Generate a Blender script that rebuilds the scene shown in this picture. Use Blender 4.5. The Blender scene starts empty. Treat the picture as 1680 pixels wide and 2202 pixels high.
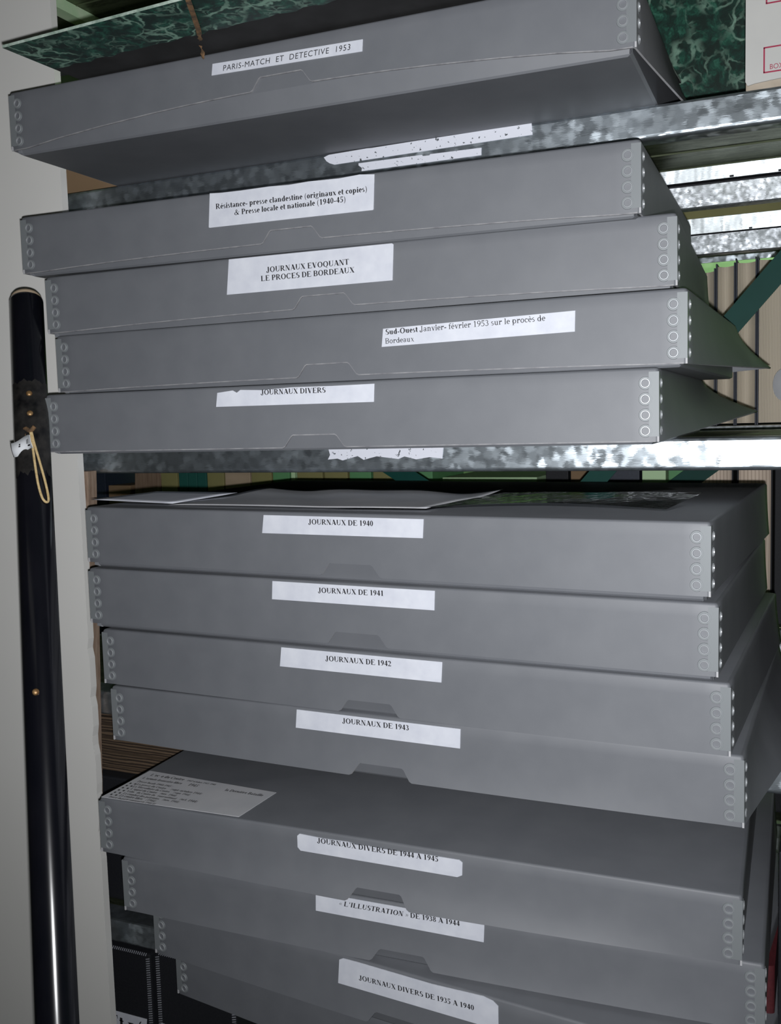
import bpy, bmesh, math, random
from math import sin, cos, pi, radians as rad, sqrt
from mathutils import Vector, Matrix
random.seed(7)
S = bpy.context.scene
C = S.collection
Z0 = 1.25                      # camera height above the floor; geometry below is written with the camera level at z = 0

# ------------------------------------------------------------------ camera
YAW, PITCH, ROLL, FPX = rad(23.85), rad(5.49), rad(1.68), 2108.8
fw = Vector((-sin(YAW)*cos(PITCH), cos(YAW)*cos(PITCH), -sin(PITCH)))
r0 = Vector((cos(YAW), sin(YAW), 0)); d0 = fw.cross(r0)
rt = cos(ROLL)*r0 + sin(ROLL)*d0; dn = -sin(ROLL)*r0 + cos(ROLL)*d0
cam = bpy.data.objects.new('camera', bpy.data.cameras.new('camera'))
cam.data.sensor_fit = 'VERTICAL'; cam.data.sensor_height = 24.0
cam.data.lens = 24.0*FPX/2202.0; cam.data.clip_start = 0.02
m = Matrix((( rt.x, -dn.x, -fw.x), (rt.y, -dn.y, -fw.y), (rt.z, -dn.z, -fw.z))).to_4x4()
m.translation = (0, 0, Z0); cam.matrix_world = m
C.objects.link(cam); S.camera = cam

# ------------------------------------------------------------------ light and exposure
S.view_settings.view_transform = 'Standard'; S.view_settings.look = 'None'
S.view_settings.exposure = 0.0; S.view_settings.gamma = 1.0; S.view_settings.use_curve_mapping = False
wd = bpy.data.worlds.new('world'); S.world = wd; wd.use_nodes = True
wd.node_tree.nodes['Background'].inputs[0].default_value = (0.75, 0.85, 1.0, 1)
wd.node_tree.nodes['Background'].inputs[1].default_value = 0.004
def lamp(name, kind, loc, energy, color, target=None, **kw):
    l = bpy.data.lights.new(name, kind); l.energy = energy; l.color = color
    for k, v in kw.items(): setattr(l, k, v)
    o = bpy.data.objects.new(name, l); o.location = (loc[0], loc[1], loc[2]+Z0)
    if target is not None:
        o.rotation_euler = (Vector(target)-Vector(loc)).to_track_quat('-Z', 'Y').to_euler()
    C.objects.link(o); return o
lamp('camera_flash', 'SPOT', (0.004, -0.002, -0.014), 40.0, (0.97, 0.98, 1.0), (-0.28, 0.85, 0.03),
     spot_size=rad(130), spot_blend=1.0, shadow_soft_size=0.004)
lamp('aisle_ceiling_light', 'AREA', (0.25, 2.45, 1.05), 20.0, (0.72, 1.0, 0.62), (0.1, 2.5, -1.0),
     shape='RECTANGLE', size=1.4, size_y=0.2)
lamp('room_ceiling_light', 'AREA', (-1.1, -0.9, 1.1), 0.3, (1.0, 0.98, 0.93), (-1.0, 0.9, 0.0), shape='RECTANGLE', size=1.2, size_y=0.25)

# ------------------------------------------------------------------ materials
def mat(name, base, rough=0.6, metal=0.0, spec=0.5):
    mt = bpy.data.materials.new(name); mt.use_nodes = True
    b = mt.node_tree.nodes['Principled BSDF']
    b.inputs['Base Color'].default_value = (*base, 1); b.inputs['Roughness'].default_value = rough
    b.inputs['Metallic'].default_value = metal; b.inputs['Specular IOR Level'].default_value = spec
    return mt
def nd(mt, t, **kw):
    n = mt.node_tree.nodes.new(t)
    for k, v in kw.items():
        if k in n.inputs: n.inputs[k].default_value = v
        else: setattr(n, k, v)
    return n
def lk(mt, a, b): mt.node_tree.links.new(a, b)
def bsdf(mt): return mt.node_tree.nodes['Principled BSDF']
def ramp(mt, fac, stops):
    r = nd(mt, 'ShaderNodeValToRGB'); e = r.color_ramp.elements
    while len(e) < len(stops): e.new(0.5)
    for el, (p, c) in zip(e, stops):
        el.position = p; el.color = (*c, 1)
    lk(mt, fac, r.inputs[0]); return r.outputs[0]
def coords(mt, scale=(1, 1, 1)):
    tc = nd(mt, 'ShaderNodeTexCoord'); mp = nd(mt, 'ShaderNodeMapping')
    mp.inputs['Scale'].default_value = scale
    lk(mt, tc.outputs['Object'], mp.inputs[0]); return mp.outputs[0]
def noise(mt, vec, scale, detail=3.0, rough=0.55, dist=0.0):
    n = nd(mt, 'ShaderNodeTexNoise'); n.inputs['Scale'].default_value = scale
    n.inputs['Detail'].default_value = detail; n.inputs['Roughness'].default_value = rough
    n.inputs['Distortion'].default_value = dist
    lk(mt, vec, n.inputs['Vector']); return n.outputs['Fac']
def bump(mt, h, strength, dist=0.001):
    b = nd(mt, 'ShaderNodeBump'); b.inputs['Strength'].default_value = strength; b.inputs['Distance'].default_value = dist
    lk(mt, h, b.inputs['Height']); lk(mt, b.outputs[0], bsdf(mt).inputs['Normal'])
def noisy(name, c0, c1, scale, rough=0.7, stretch=(1, 1, 1), detail=3.0, bstr=0.0, metal=0.0, spec=0.5):
    mt = mat(name, c0, rough, metal, spec); v = coords(mt, stretch)
    n = noise(mt, v, scale, detail)
    lk(mt, ramp(mt, n, [(0.3, c0), (0.7, c1)]), bsdf(mt).inputs['Base Color'])
    if bstr: bump(mt, n, bstr)
    return mt

M = {}
M['board'] = noisy('grey_archive_board', (0.117, 0.124, 0.139), (0.135, 0.142, 0.157), 26, 0.60, detail=5, bstr=0.04, spec=0.85)
M['board_edge'] = noisy('grey_board_cut_edge', (0.36, 0.36, 0.38), (0.46, 0.46, 0.47), 60, 0.8)
M['board_worn_lit'] = noisy('worn_lit_board_lip', (0.15, 0.15, 0.165), (0.30, 0.30, 0.31), 90, 0.6)  # frayed cut lip, lightened further to paint its rim highlight
M['clip'] = mat('painted_metal_edge', (0.185, 0.200, 0.210), 0.50, 0.10)
M['clip_ring'] = mat('pressed_metal_ring', (0.42, 0.44, 0.46), 0.32, 0.45)
M['ink'] = mat('black_ink', (0.012, 0.012, 0.014), 0.7)
M['paper'] = noisy('white_label_paper', (0.56, 0.58, 0.65), (0.64, 0.66, 0.72), 70, 0.75, detail=4)
M['sheet'] = noisy('plain_paper', (0.50, 0.51, 0.54), (0.58, 0.58, 0.60), 18, 0.7, bstr=0.3)
M['pole'] = noisy('black_lacquer', (0.003, 0.0035, 0.006), (0.006, 0.006, 0.009), 30, 0.20, (1, 1, .3), bstr=0.05)
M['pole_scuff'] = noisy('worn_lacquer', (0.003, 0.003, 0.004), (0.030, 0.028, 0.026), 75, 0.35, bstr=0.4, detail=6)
M['wood_raw'] = noisy('raw_wood', (0.16, 0.10, 0.065), (0.27, 0.19, 0.135), 14, 0.8, (8, 8, 1), bstr=0.3)
M['brass'] = noisy('rusty_screw', (0.16, 0.075, 0.025), (0.38, 0.24, 0.11), 300, 0.45, metal=0.6)
M['melamine'] = noisy('white_melamine', (0.77, 0.762, 0.735), (0.80, 0.792, 0.765), 5, 0.55)
M['chip_edge'] = noisy('chipped_edge', (0.20, 0.13, 0.09), (0.33, 0.25, 0.19), 40, 0.9, (6, 6, 1), bstr=0.5)
M['teal'] = noisy('teal_painted_steel', (0.004, 0.042, 0.034), (0.006, 0.052, 0.043), 20, 0.55, spec=0.15)
M['teal_board'] = noisy('teal_board', (0.010, 0.085, 0.070), (0.014, 0.105, 0.088), 20, 0.6)
M['pale_green'] = noisy('pale_green_paint', (0.50, 0.72, 0.42), (0.56, 0.78, 0.48), 6, 0.6)
M['rail_paint'] = noisy('mint_rail_paint', (0.55, 0.80, 0.50), (0.70, 0.88, 0.62), 40, 0.5)
M['black_cloth'] = noisy('black_book_cloth', (0.006, 0.007, 0.011), (0.011, 0.012, 0.016), 400, 0.7, bstr=0.2)
M['navy'] = noisy('navy_cloth', (0.012, 0.018, 0.035), (0.02, 0.028, 0.05), 300, 0.55)
M['red'] = noisy('dark_red_cloth', (0.06, 0.008, 0.012), (0.09, 0.014, 0.018), 300, 0.6)
M['olive'] = noisy('olive_board', (0.20, 0.19, 0.075), (0.27, 0.25, 0.10), 15, 0.7)
M['green'] = noisy('green_board', (0.09, 0.26, 0.10), (0.12, 0.32, 0.14), 15, 0.7)
M['tan'] = noisy('tan_board', (0.36, 0.28, 0.19), (0.44, 0.34, 0.24), 12, 0.8, (1, 1, 4))
M['cardboard'] = noisy('brown_cardboard', (0.20, 0.13, 0.07), (0.26, 0.17, 0.10), 10, 0.85)
M['box_white'] = noisy('cream_box_board', (0.47, 0.47, 0.455), (0.51, 0.51, 0.49), 20, 0.7)
M['box_tan'] = noisy('tan_box_edge', (0.33, 0.28, 0.22), (0.42, 0.36, 0.29), 50, 0.85)
M['print_red'] = mat('red_print', (0.32, 0.02, 0.06), 0.6)
M['thread'] = noisy('grey_stitching', (0.22, 0.23, 0.26), (0.33, 0.34, 0.38), 200, 0.8)
M['rope'] = noisy('tan_cord', (0.42, 0.30, 0.13), (0.62, 0.47, 0.25), 300, 0.9, bstr=0.5)
M['tag'] = noisy('white_tag', (0.60, 0.62, 0.65), (0.68, 0.70, 0.73), 60, 0.5)
M['ribbon'] = noisy('frayed_ribbon', (0.03, 0.025, 0.02), (0.24, 0.13, 0.055), 160, 0.9, detail=6, bstr=0.6)
M['wall'] = noisy('aisle_wall_paint', (0.52, 0.72, 0.45), (0.58, 0.77, 0.50), 3, 0.8)
M['plaster'] = noisy('room_plaster', (0.30, 0.30, 0.29), (0.36, 0.36, 0.34), 3, 0.9)
M['floor'] = noisy('concrete_floor', (0.10, 0.10, 0.10), (0.15, 0.15, 0.145), 8, 0.8)

def galvanised(name, tint=(0.50, 0.53, 0.56), scale=170.0, rough=0.38, spread=0.5, stretch=(1, 1, 1)):
    mt = mat(name, tint, rough, 0.92)
    v = coords(mt, stretch)
    vo = nd(mt, 'ShaderNodeTexVoronoi'); vo.inputs['Scale'].default_value = scale
    nz = nd(mt, 'ShaderNodeTexNoise'); nz.inputs['Scale'].default_value = scale*0.8
    mix = nd(mt, 'ShaderNodeMix', data_type='VECTOR'); mix.inputs[0].default_value = 0.012
    lk(mt, v, mix.inputs[4]); lk(mt, nz.outputs['Color'], mix.inputs[5]); lk(mt, mix.outputs[1], vo.inputs['Vector'])
    sub = nd(mt, 'ShaderNodeVectorMath', operation='SUBTRACT'); sub.inputs[1].default_value = (0.5, 0.5, 0.5)
    lk(mt, vo.outputs['Color'], sub.inputs[0])
    sc = nd(mt, 'ShaderNodeVectorMath', operation='SCALE'); sc.inputs['Scale'].default_value = spread
    lk(mt, sub.outputs[0], sc.inputs[0])
    ge = nd(mt, 'ShaderNodeNewGeometry')
    ad = nd(mt, 'ShaderNodeVectorMath', operation='ADD'); lk(mt, ge.outputs['Normal'], ad.inputs[0]); lk(mt, sc.outputs[0], ad.inputs[1])
    no = nd(mt, 'ShaderNodeVectorMath', operation='NORMALIZE'); lk(mt, ad.outputs[0], no.inputs[0])
    lk(mt, no.outputs[0], bsdf(mt).inputs['Normal'])
    sx = nd(mt, 'ShaderNodeSeparateXYZ'); lk(mt, vo.outputs['Color'], sx.inputs[0])
    t = Vector(tint)
    lk(mt, ramp(mt, sx.outputs[1], [(0.0, tuple(t*0.70)), (0.55, tuple(t)), (1.0, tuple(t*1.30))]), bsdf(mt).inputs['Base Color'])
    return mt
M['galv'] = galvanised('galvanised_spangle', (0.43, 0.48, 0.52), 150, spread=0.20, rough=0.36)
M['galv_fine'] = galvanised('galvanised_fine', (0.55, 0.58, 0.62), 330, 0.42, 0.22)
M['galv_smooth'] = galvanised('galvanised_brushed', (0.52, 0.56, 0.58), 260, 0.40, 0.10, (1, 1, 0.2))
M['deck'] = galvanised('olive_deck_sheet', (0.15, 0.175, 0.11), 200, 0.50, 0.10, (0.15, 1, 1))

def marble(name, scale=1.0):
    mt = mat(name, (0.01, 0.05, 0.03), 0.42)
    v = coords(mt)
    nz = nd(mt, 'ShaderNodeTexNoise'); nz.inputs['Scale'].default_value = 30*scale; nz.inputs['Detail'].default_value = 5
    lk(mt, v, nz.inputs['Vector'])
    mix = nd(mt, 'ShaderNodeMix', data_type='VECTOR'); mix.inputs[0].default_value = 0.045/scale
    lk(mt, v, mix.inputs[4]); lk(mt, nz.outputs['Color'], mix.inputs[5])
    vo = nd(mt, 'ShaderNodeTexVoronoi', feature='DISTANCE_TO_EDGE'); vo.inputs['Scale'].default_value = 26*scale
    lk(mt, mix.outputs[1], vo.inputs['Vector'])
    veins = ramp(mt, vo.outputs['Distance'], [(0.0, (1, 1, 1)), (0.030, (0.85, 0.85, 0.85)), (0.065, (0, 0, 0))])
    vo2 = nd(mt, 'ShaderNodeTexVoronoi', feature='DISTANCE_TO_EDGE'); vo2.inputs['Scale'].default_value = 61*scale
    lk(mt, mix.outputs[1], vo2.inputs['Vector'])
    v2 = ramp(mt, vo2.outputs['Distance'], [(0.0, (.55, .55, .55)), (0.05, (0.3, 0.3, 0.3)), (0.09, (0, 0, 0))])
    g2 = ramp(mt, noise(mt, v, 31*scale, 3), [(0.48, (0, 0, 0)), (0.60, (1, 1, 1))])
    m2 = nd(mt, 'ShaderNodeMath', operation='MULTIPLY'); lk(mt, v2, m2.inputs[0]); lk(mt, g2, m2.inputs[1])
    n2 = noise(mt, mix.outputs[1], 62*scale, 8, 0.75, 0.4)
    base = ramp(mt, n2, [(0.44, (0.0025, 0.016, 0.011)), (0.53, (0.004, 0.038, 0.026)), (0.60, (0.010, 0.080, 0.050)), (0.72, (0.05, 0.17, 0.12))])
    n3 = noise(mt, v, 16*scale, 2)
    gate = ramp(mt, n3, [(0.42, (0, 0, 0)), (0.56, (1, 1, 1))])
    mul = nd(mt, 'ShaderNodeMath', operation='MULTIPLY'); lk(mt, veins, mul.inputs[0]); lk(mt, gate, mul.inputs[1])
    mm = nd(mt, 'ShaderNodeMath', operation='MAXIMUM'); lk(mt, mul.outputs[0], mm.inputs[0]); lk(mt, m2.outputs[0], mm.inputs[1])
    mx = nd(mt, 'ShaderNodeMix', data_type='RGBA'); lk(mt, mm.outputs[0], mx.inputs[0]); lk(mt, base, mx.inputs[6])
    mx.inputs[7].default_value = (0.20, 0.34, 0.26, 1)
    lk(mt, mx.outputs[2], bsdf(mt).inputs['Base Color'])
    return mt
M['marble'] = marble('green_marbled_paper', 1.35)
M['marble_big'] = marble('green_marbled_paper_coarse', 1.05)
M['worn_cloth'] = noisy('worn_black_cloth', (0.004, 0.004, 0.004), (0.017, 0.017, 0.018), 28, 0.8, detail=6)
M['worn_edge'] = noisy('worn_board_edge', (0.16, 0.24, 0.19), (0.50, 0.60, 0.53), 120, 0.8)

def pages(name, c0, c1, freq):
    mt = mat(name, c0, 0.85); v = coords(mt)
    w = nd(mt, 'ShaderNodeTexWave', bands_direction='X'); w.inputs['Scale'].default_value = freq
    w.inputs['Distortion'].default_value = 1.2; w.inputs['Detail'].default_value = 2; w.inputs['Detail Scale'].default_value = 0.3
    lk(mt, v, w.inputs['Vector'])
    lk(mt, ramp(mt, w.outputs['Fac'], [(0.0, c0), (0.35, c1), (1.0, c1)]), bsdf(mt).inputs['Base Color'])
    return mt
M['pages'] = pages('cream_page_edges', (0.36, 0.29, 0.22), (0.72, 0.64, 0.52), 150)
M['pages_pink'] = pages('pinkish_page_edges', (0.5, 0.40, 0.32), (0.74, 0.61, 0.50), 60)
def layers(name):
    mt = mat(name, (0.14, 0.09, 0.055), 0.9); v = coords(mt, (0.4, 0.4, 1))
    w = nd(mt, 'ShaderNodeTexWave', bands_direction='Z'); w.inputs['Scale'].default_value = 70
    w.inputs['Distortion'].default_value = 2.5; w.inputs['Detail'].default_value = 4
    lk(mt, v, w.inputs['Vector'])
    lk(mt, ramp(mt, w.outputs['Fac'], [(0.0, (0.02, 0.012, 0.008)), (0.4, (0.085, 0.055, 0.033)), (1.0, (0.14, 0.095, 0.06))]), bsdf(mt).inputs['Base Color'])
    bump(mt, w.outputs['Fac'], 0.5, 0.002)
    return mt
M['layers'] = layers('stacked_brown_sheets')
def plastic():
    mt = bpy.data.materials.new('clear_plastic_film'); mt.use_nodes = True; nt = mt.node_tree
    nt.nodes.remove(nt.nodes['Principled BSDF'])
    out = nt.nodes['Material Output']
    tr = nd(mt, 'ShaderNodeBsdfTransparent'); gl = nd(mt, 'ShaderNodeBsdfGlossy'); gl.inputs['Roughness'].default_value = 0.06
    fr = nd(mt, 'ShaderNodeFresnel'); fr.inputs['IOR'].default_value = 1.6
    mx = nd(mt, 'ShaderNodeMixShader')
    n = noise(mt, coords(mt, (1, .35, 1)), 45, 3, 0.6)
    b = nd(mt, 'ShaderNodeBump'); b.inputs['Strength'].default_value = 0.35; b.inputs['Distance'].default_value = 0.003
    lk(mt, n, b.inputs['Height'])
    for x in (gl, fr): lk(mt, b.outputs[0], x.inputs['Normal'])
    lk(mt, fr.outputs[0], mx.inputs[0]); lk(mt, tr.outputs[0], mx.inputs[1]); lk(mt, gl.outputs[0], mx.inputs[2])
    lk(mt, mx.outputs[0], out.inputs['Surface'])
    return mt
M['film'] = plastic()
def sticker():
    mt = mat('torn_white_sticker', (0.72, 0.74, 0.82), 0.6); v = coords(mt)
    n = noise(mt, v, 240, 3, 0.6)
    lk(mt, ramp(mt, n, [(0.345, (0.07, 0.08, 0.09)), (0.365, (0.72, 0.74, 0.82))]), bsdf(mt).inputs['Base Color'])
    return mt
M['sticker'] = sticker()

# ------------------------------------------------------------------ mesh helpers
def link(name, bm, mats, parent=None, loc=None, smooth=False):
    """one mesh object; parts keep the parent's local coordinates, loc moves a part's own origin"""
    bmesh.ops.recalc_face_normals(bm, faces=bm.faces) if not bm.faces or True else None
    me = bpy.data.meshes.new(name)
    if loc is not None:
        bmesh.ops.translate(bm, verts=bm.verts, vec=-Vector(loc))
    bm.to_mesh(me); bm.free()
    for x in (mats if isinstance(mats, (list, tuple)) else [mats]): me.materials.append(M[x] if isinstance(x, str) else x)
    if smooth:
        for pl in me.polygons: pl.use_smooth = True
    o = bpy.data.objects.new(name, me); C.objects.link(o)
    if parent is not None: o.parent = parent
    if loc is not None: o.location = Vector(loc)
    return o
def top(name, bm, mats, base, smooth=False):
    """top-level mesh written in camera-level coordinates, origin at its base"""
    o = link(name, bm, mats, None, base, smooth); o.location = (base[0], base[1], base[2]+Z0); return o
def thing(name, loc, label, cat, group=None, rot=(0, 0, 0)):
    o = bpy.data.objects.new(name, None); C.objects.link(o); o.empty_display_size = 0.05
    o.location = (loc[0], loc[1], loc[2]+Z0); o.rotation_euler = rot
    return tag(o, label, cat, group)
def tag(o, label, cat, group=None):
    o['label'] = label; o['category'] = cat
    if group: o['group'] = group
    return o
def part(name, bm, mats, root, smooth=False, base=None):
    """part whose bmesh is in camera-level coordinates, under an unrotated root"""
    L = root.location - Vector((0, 0, Z0))
    bmesh.ops.translate(bm, verts=bm.verts, vec=-L)
    return link(name, bm, mats, root, None, smooth)
def struct(name, bm, mats):
    o = link(name, bm, mats); o.location = (0, 0, Z0); o['kind'] = 'structure'; return o
def quad(bm, a, b, c, d, mi=0):
    f = bm.faces.new([bm.verts.new(p) for p in (a, b, c, d)]); f.material_index = mi; return f
def box(bm, x0, x1, y0, y1, z0, z1, mi=0, bev=0.0):
    vs = [bm.verts.new((x, y, z)) for x in (x0, x1) for y in (y0, y1) for z in (z0, z1)]
    fs = [(0, 1, 3, 2), (4, 6, 7, 5), (0, 4, 5, 1), (2, 3, 7, 6), (0, 2, 6, 4), (1, 5, 7, 3)]
    out = []
    for f in fs:
        g = bm.faces.new([vs[i] for i in f]); g.material_index = mi; out.append(g)
    if bev:
        es = list({e for f in out for e in f.edges})
        r = bmesh.ops.bevel(bm, geom=es, offset=bev, segments=2, profile=0.6, affect='EDGES')
        for f in r['faces']: f.material_index = mi
    return vs
def slab(bm, pts, axis_vec, mi=0):
    """polygon pts (3D) extruded along axis_vec"""
    a = [bm.verts.new(p) for p in pts]; b = [bm.verts.new(Vector(p)+Vector(axis_vec)) for p in pts]
    n = len(pts)
    fs = [bm.faces.new(a), bm.faces.new(b[::-1])]
    for i in range(n): fs.append(bm.faces.new((a[i], b[i], b[(i+1) % n], a[(i+1) % n])))
    for f in fs: f.material_index = mi
def profile_x(bm, prof, x0, x1, mi=0, closed=False, nx=1):
    """open (y,z) profile swept along x"""
    rows = []
    for k in range(nx+1):
        x = x0+(x1-x0)*k/nx
        rows.append([bm.verts.new((x, y, z)) for y, z in prof])
    n = len(prof)
    for k in range(nx):
        for i in range(n if closed else n-1):
            j = (i+1) % n
            f = bm.faces.new((rows[k][i], rows[k+1][i], rows[k+1][j], rows[k][j])); f.material_index = mi
def tube(bm, pts, r, n=10, mi=0, caps=True):
    rings = []
    up = Vector((0, 0, 1))
    for i, p in enumerate(pts):
        p = Vector(p); q = Vector(pts[min(i+1, len(pts)-1)]); o = Vector(pts[max(i-1, 0)])
        t = (q-o).normalized(); s = t.cross(up)
        if s.length < 1e-3: s = t.cross(Vector((1, 0, 0)))
        s.normalize(); u = s.cross(t).normalized()
        rr = r[i] if isinstance(r, (list, tuple)) else r
        rings.append([bm.verts.new(p+rr*(cos(2*pi*k/n)*s+sin(2*pi*k/n)*u)) for k in range(n)])
    for a, b in zip(rings, rings[1:]):
        for k in range(n):
            f = bm.faces.new((a[k], a[(k+1) % n], b[(k+1) % n], b[k])); f.material_index = mi
    if caps:
        bm.faces.new(rings[0][::-1]).material_index = mi; bm.faces.new(rings[-1]).material_index = mi

# ------------------------------------------------------------------ serif lettering (own outlines built from stems, hairlines and bowls)
WID = dict(zip('ABCDEGIJLMNOPQRSTUVX', (722, 667, 722, 722, 667, 778, 389, 500, 667, 944, 722, 778, 611, 778, 722, 556, 667, 722, 722, 722)))
WID.update(dict(zip('abcdefgiklmnoprstuvx', (500, 556, 444, 556, 444, 333, 500, 278, 556, 278, 833, 556, 500, 556, 444, 389, 333, 556, 500, 500))))
WID.update({c: 500 for c in '0123456789'}); WID.update({' ': 250, '-': 333, '(': 333, ')': 333, '&': 833, '\u00ab': 500, '\u00bb': 500, "'": 300, '\u00e9': 444, '\u00e8': 444, '.': 250, ':': 333, ',': 250, '\u00e7': 444})
def glyph(ch, s=0.165):
    """list of convex polygons in em units"""
    h = 0.058; P = []; w = WID.get(ch, 500)/1000; cap = 0.676; xh = 0.46
    def bar(x0, y0, x1, y1, t=None):
        t = s if t is None else t
        P.append([(x0-t/2, y0), (x0+t/2, y0), (x1+t/2, y1), (x1-t/2, y1)])
    def hb(x0, x1, y, t=h): P.append([(x0, y-t/2), (x1, y-t/2), (x1, y+t/2), (x0, y+t/2)])
    def sf(x, y, ww=0.27, t=0.03):
        y0 = y if y < 0.1 else y-t
        P.append([(x-ww/2, y0), (x+ww/2, y0), (x+ww/2, y0+t), (x-ww/2, y0+t)])
    def arc(cx, cy, rx, ry, wx=None, a0=0, a1=360, wy=0.058):
        wx = s if wx is None else wx
        n = max(4, int(abs(a1-a0)/22))
        for k in range(n):
            q = []
            a, b = rad(a0+(a1-a0)*k/n), rad(a0+(a1-a0)*(k+1)/n)
            P.append([(cx+rx*cos(a), cy+ry*sin(a)), (cx+rx*cos(b), cy+ry*sin(b)),
                      (cx+(rx-wx)*cos(b), cy+(ry-wy)*sin(b)), (cx+(rx-wx)*cos(a), cy+(ry-wy)*sin(a))])
    def dot(cx, cy, r=0.075): P.append([(cx+r*cos(k*pi/4), cy+r*sin(k*pi/4)) for k in range(8)])
    def stem(x, y0=0, y1=cap, sv=0.27):
        bar(x, y0, x, y1); sf(x, y0, sv); sf(x, y1, sv)
    def lstem(x, y1=xh, foot=True):
        bar(x, 0, x, y1); sf(x-0.03, y1, 0.2)
        if foot: sf(x, 0, 0.26)
    if ch == 'A': bar(.12, 0, .36, cap, .05); bar(.60, 0, .35, cap, s+.03); hb(.2, .52, .22); sf(.11, 0, .2); sf(.6, 0, .27)
    elif ch == 'B': stem(.17); hb(.17, .4, cap-.02); hb(.17, .4, .34); hb(.17, .4, .02); arc(.37, .51, .22, .17, a0=-90, a1=90); arc(.38, .18, .25, .185, a0=-90, a1=90)
    elif ch in 'CG':
        arc(.38, .338, .35, .355, a0=40, a1=320); bar(.66, .47, .66, .67, .03)
        if ch == 'G': bar(.62, .0+.03, .62, .29); sf(.62, .31, .28)
    elif ch == 'D': stem(.17); hb(.17, .38, cap-.02); hb(.17, .38, .02); arc(.36, .338, .33, .338, a0=-90, a1=90)
    elif ch in 'EL':
        stem(.17); hb(.1, .6, .02); bar(.61, 0, .63, .18, .035)
        if ch == 'E': hb(.1, .58, cap-.02); bar(.585, .5, .575, cap, .035); hb(.17, .44, .35); bar(.44, .26, .44, .44, .03)
    elif ch == 'I': stem(.195)
    elif ch == 'J': bar(.31, .1, .31, cap); sf(.31, cap); arc(.2, .1, .185, .19, .12, 180, 360); dot(.08, .08)
    elif ch == 'M': bar(.14, 0, .14, cap, .05); bar(.18, cap, .46, .05, s); bar(.46, 0, .74, cap, .05); bar(.77, 0, .77, cap); sf(.12, 0, .22); sf(.77, 0); sf(.14, cap, .2); sf(.8, cap, .22)
    elif ch == 'N': bar(.13, 0, .13, cap, .05); bar(.17, cap, .57, 0, s+.01); bar(.59, 0, .59, cap, .05); sf(.13, 0, .24); sf(.12, cap, .22); sf(.59, cap, .24)
    elif ch in 'OQ':
        arc(.39, .338, .355, .355)
        if ch == 'Q': bar(.4, 0, .62, -.17, .1)
    elif ch in 'PR':
        stem(.16); hb(.16, .35, cap-.02); hb(.16, .35, .32); arc(.34, .49, .24, .19, a0=-90, a1=90)
        if ch == 'R': bar(.34, .32, .62, 0, s); sf(.62, 0, .2)
    elif ch == 'S': arc(.28, .49, .22, .2, a0=60, a1=270); arc(.28, .185, .24, .2, a0=-130, a1=90); bar(.47, .48, .47, .68, .03); bar(.06, 0, .06, .2, .03)
    elif ch == 'T': bar(.335, 0, .335, cap); sf(.335, 0, .3); hb(.03, .64, cap-.02); bar(.045, .5, .045, cap, .03); bar(.625, .5, .625, cap, .03)
    elif ch == 'U': bar(.17, .2, .17, cap); sf(.17, cap); arc(.36, .22, .265, .235, .1, 180, 360); bar(.6, .2, .6, cap, .05); sf(.6, cap, .22)
    elif ch == 'V': bar(.14, cap, .38, 0, s+.02); bar(.6, cap, .38, 0, .05); sf(.14, cap, .28); sf(.6, cap, .22)
    elif ch == 'X': bar(.16, cap, .57, 0, s+.02); bar(.57, cap, .13, 0, .05); sf(.17, cap, .3); sf(.57, cap, .24); sf(.13, 0, .24); sf(.56, 0, .3)
    elif ch == '0': arc(.25, .338, .22, .345, s*.9)
    elif ch == '1': bar(.26, 0, .26, cap); sf(.26, 0, .3); bar(.14, .56, .22, cap, .07)
    elif ch == '2': arc(.24, .47, .21, .21, a0=-30, a1=165); bar(.36, .36, .1, .06, .08); hb(.04, .46, .05, .1)
    elif ch == '3': arc(.22, .51, .19, .17, s*.9, -80, 150); arc(.22, .19, .23, .2, s*.9, -150, 85)
    elif ch == '4': bar(.33, 0, .33, cap); hb(.03, .48, .2, .09); bar(.07, .2, .31, cap, .06)
    elif ch == '5': hb(.1, .44, cap-.05, .1); bar(.1, .36, .14, cap, .05); arc(.2, .21, .25, .225, s*.9, -140, 110)
    elif ch == '6': arc(.25, .21, .22, .22, s*.9); arc(.42, .23, .39, .45, s*.9, 95, 180)
    elif ch == '7': hb(.04, .46, cap-.05, .1); bar(.42, cap, .2, 0, s*.9)
    elif ch == '8': arc(.25, .51, .19, .17, s*.8); arc(.25, .18, .22, .19, s*.8)
    elif ch == '9': arc(.25, .47, .22, .215, s*.9); arc(.08, .45, .39, .45, s*.9, -85, 0)
    elif ch == 'a': arc(.2, .13, .17, .14, s*.8); bar(.34, .05, .34, .34, s*.9); arc(.22, .33, .19, .14, .1, 0, 160); bar(.4, 0, .46, .05, .07)
    elif ch in 'bp':
        bar(.14, 0 if ch == 'b' else -.2, .14, cap if ch == 'b' else xh); arc(.28, .23, .23, .24); sf(.1, cap if ch == 'b' else xh, .16)
        if ch == 'p': sf(.14, -.2, .25)
    elif ch in 'c\u00e7': arc(.24, .23, .21, .24, a0=45, a1=315); dot(.36, .36, .06)
    elif ch == 'd': bar(.4, 0, .4, cap); arc(.27, .23, .23, .24); sf(.36, cap, .17); sf(.45, 0, .14)
    elif ch in 'e\u00e9\u00e8':
        arc(.23, .23, .205, .24, a0=0, a1=315); hb(.08, .43, .25)
        if ch == '\u00e9': bar(.2, .53, .3, .68, .08)
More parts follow.
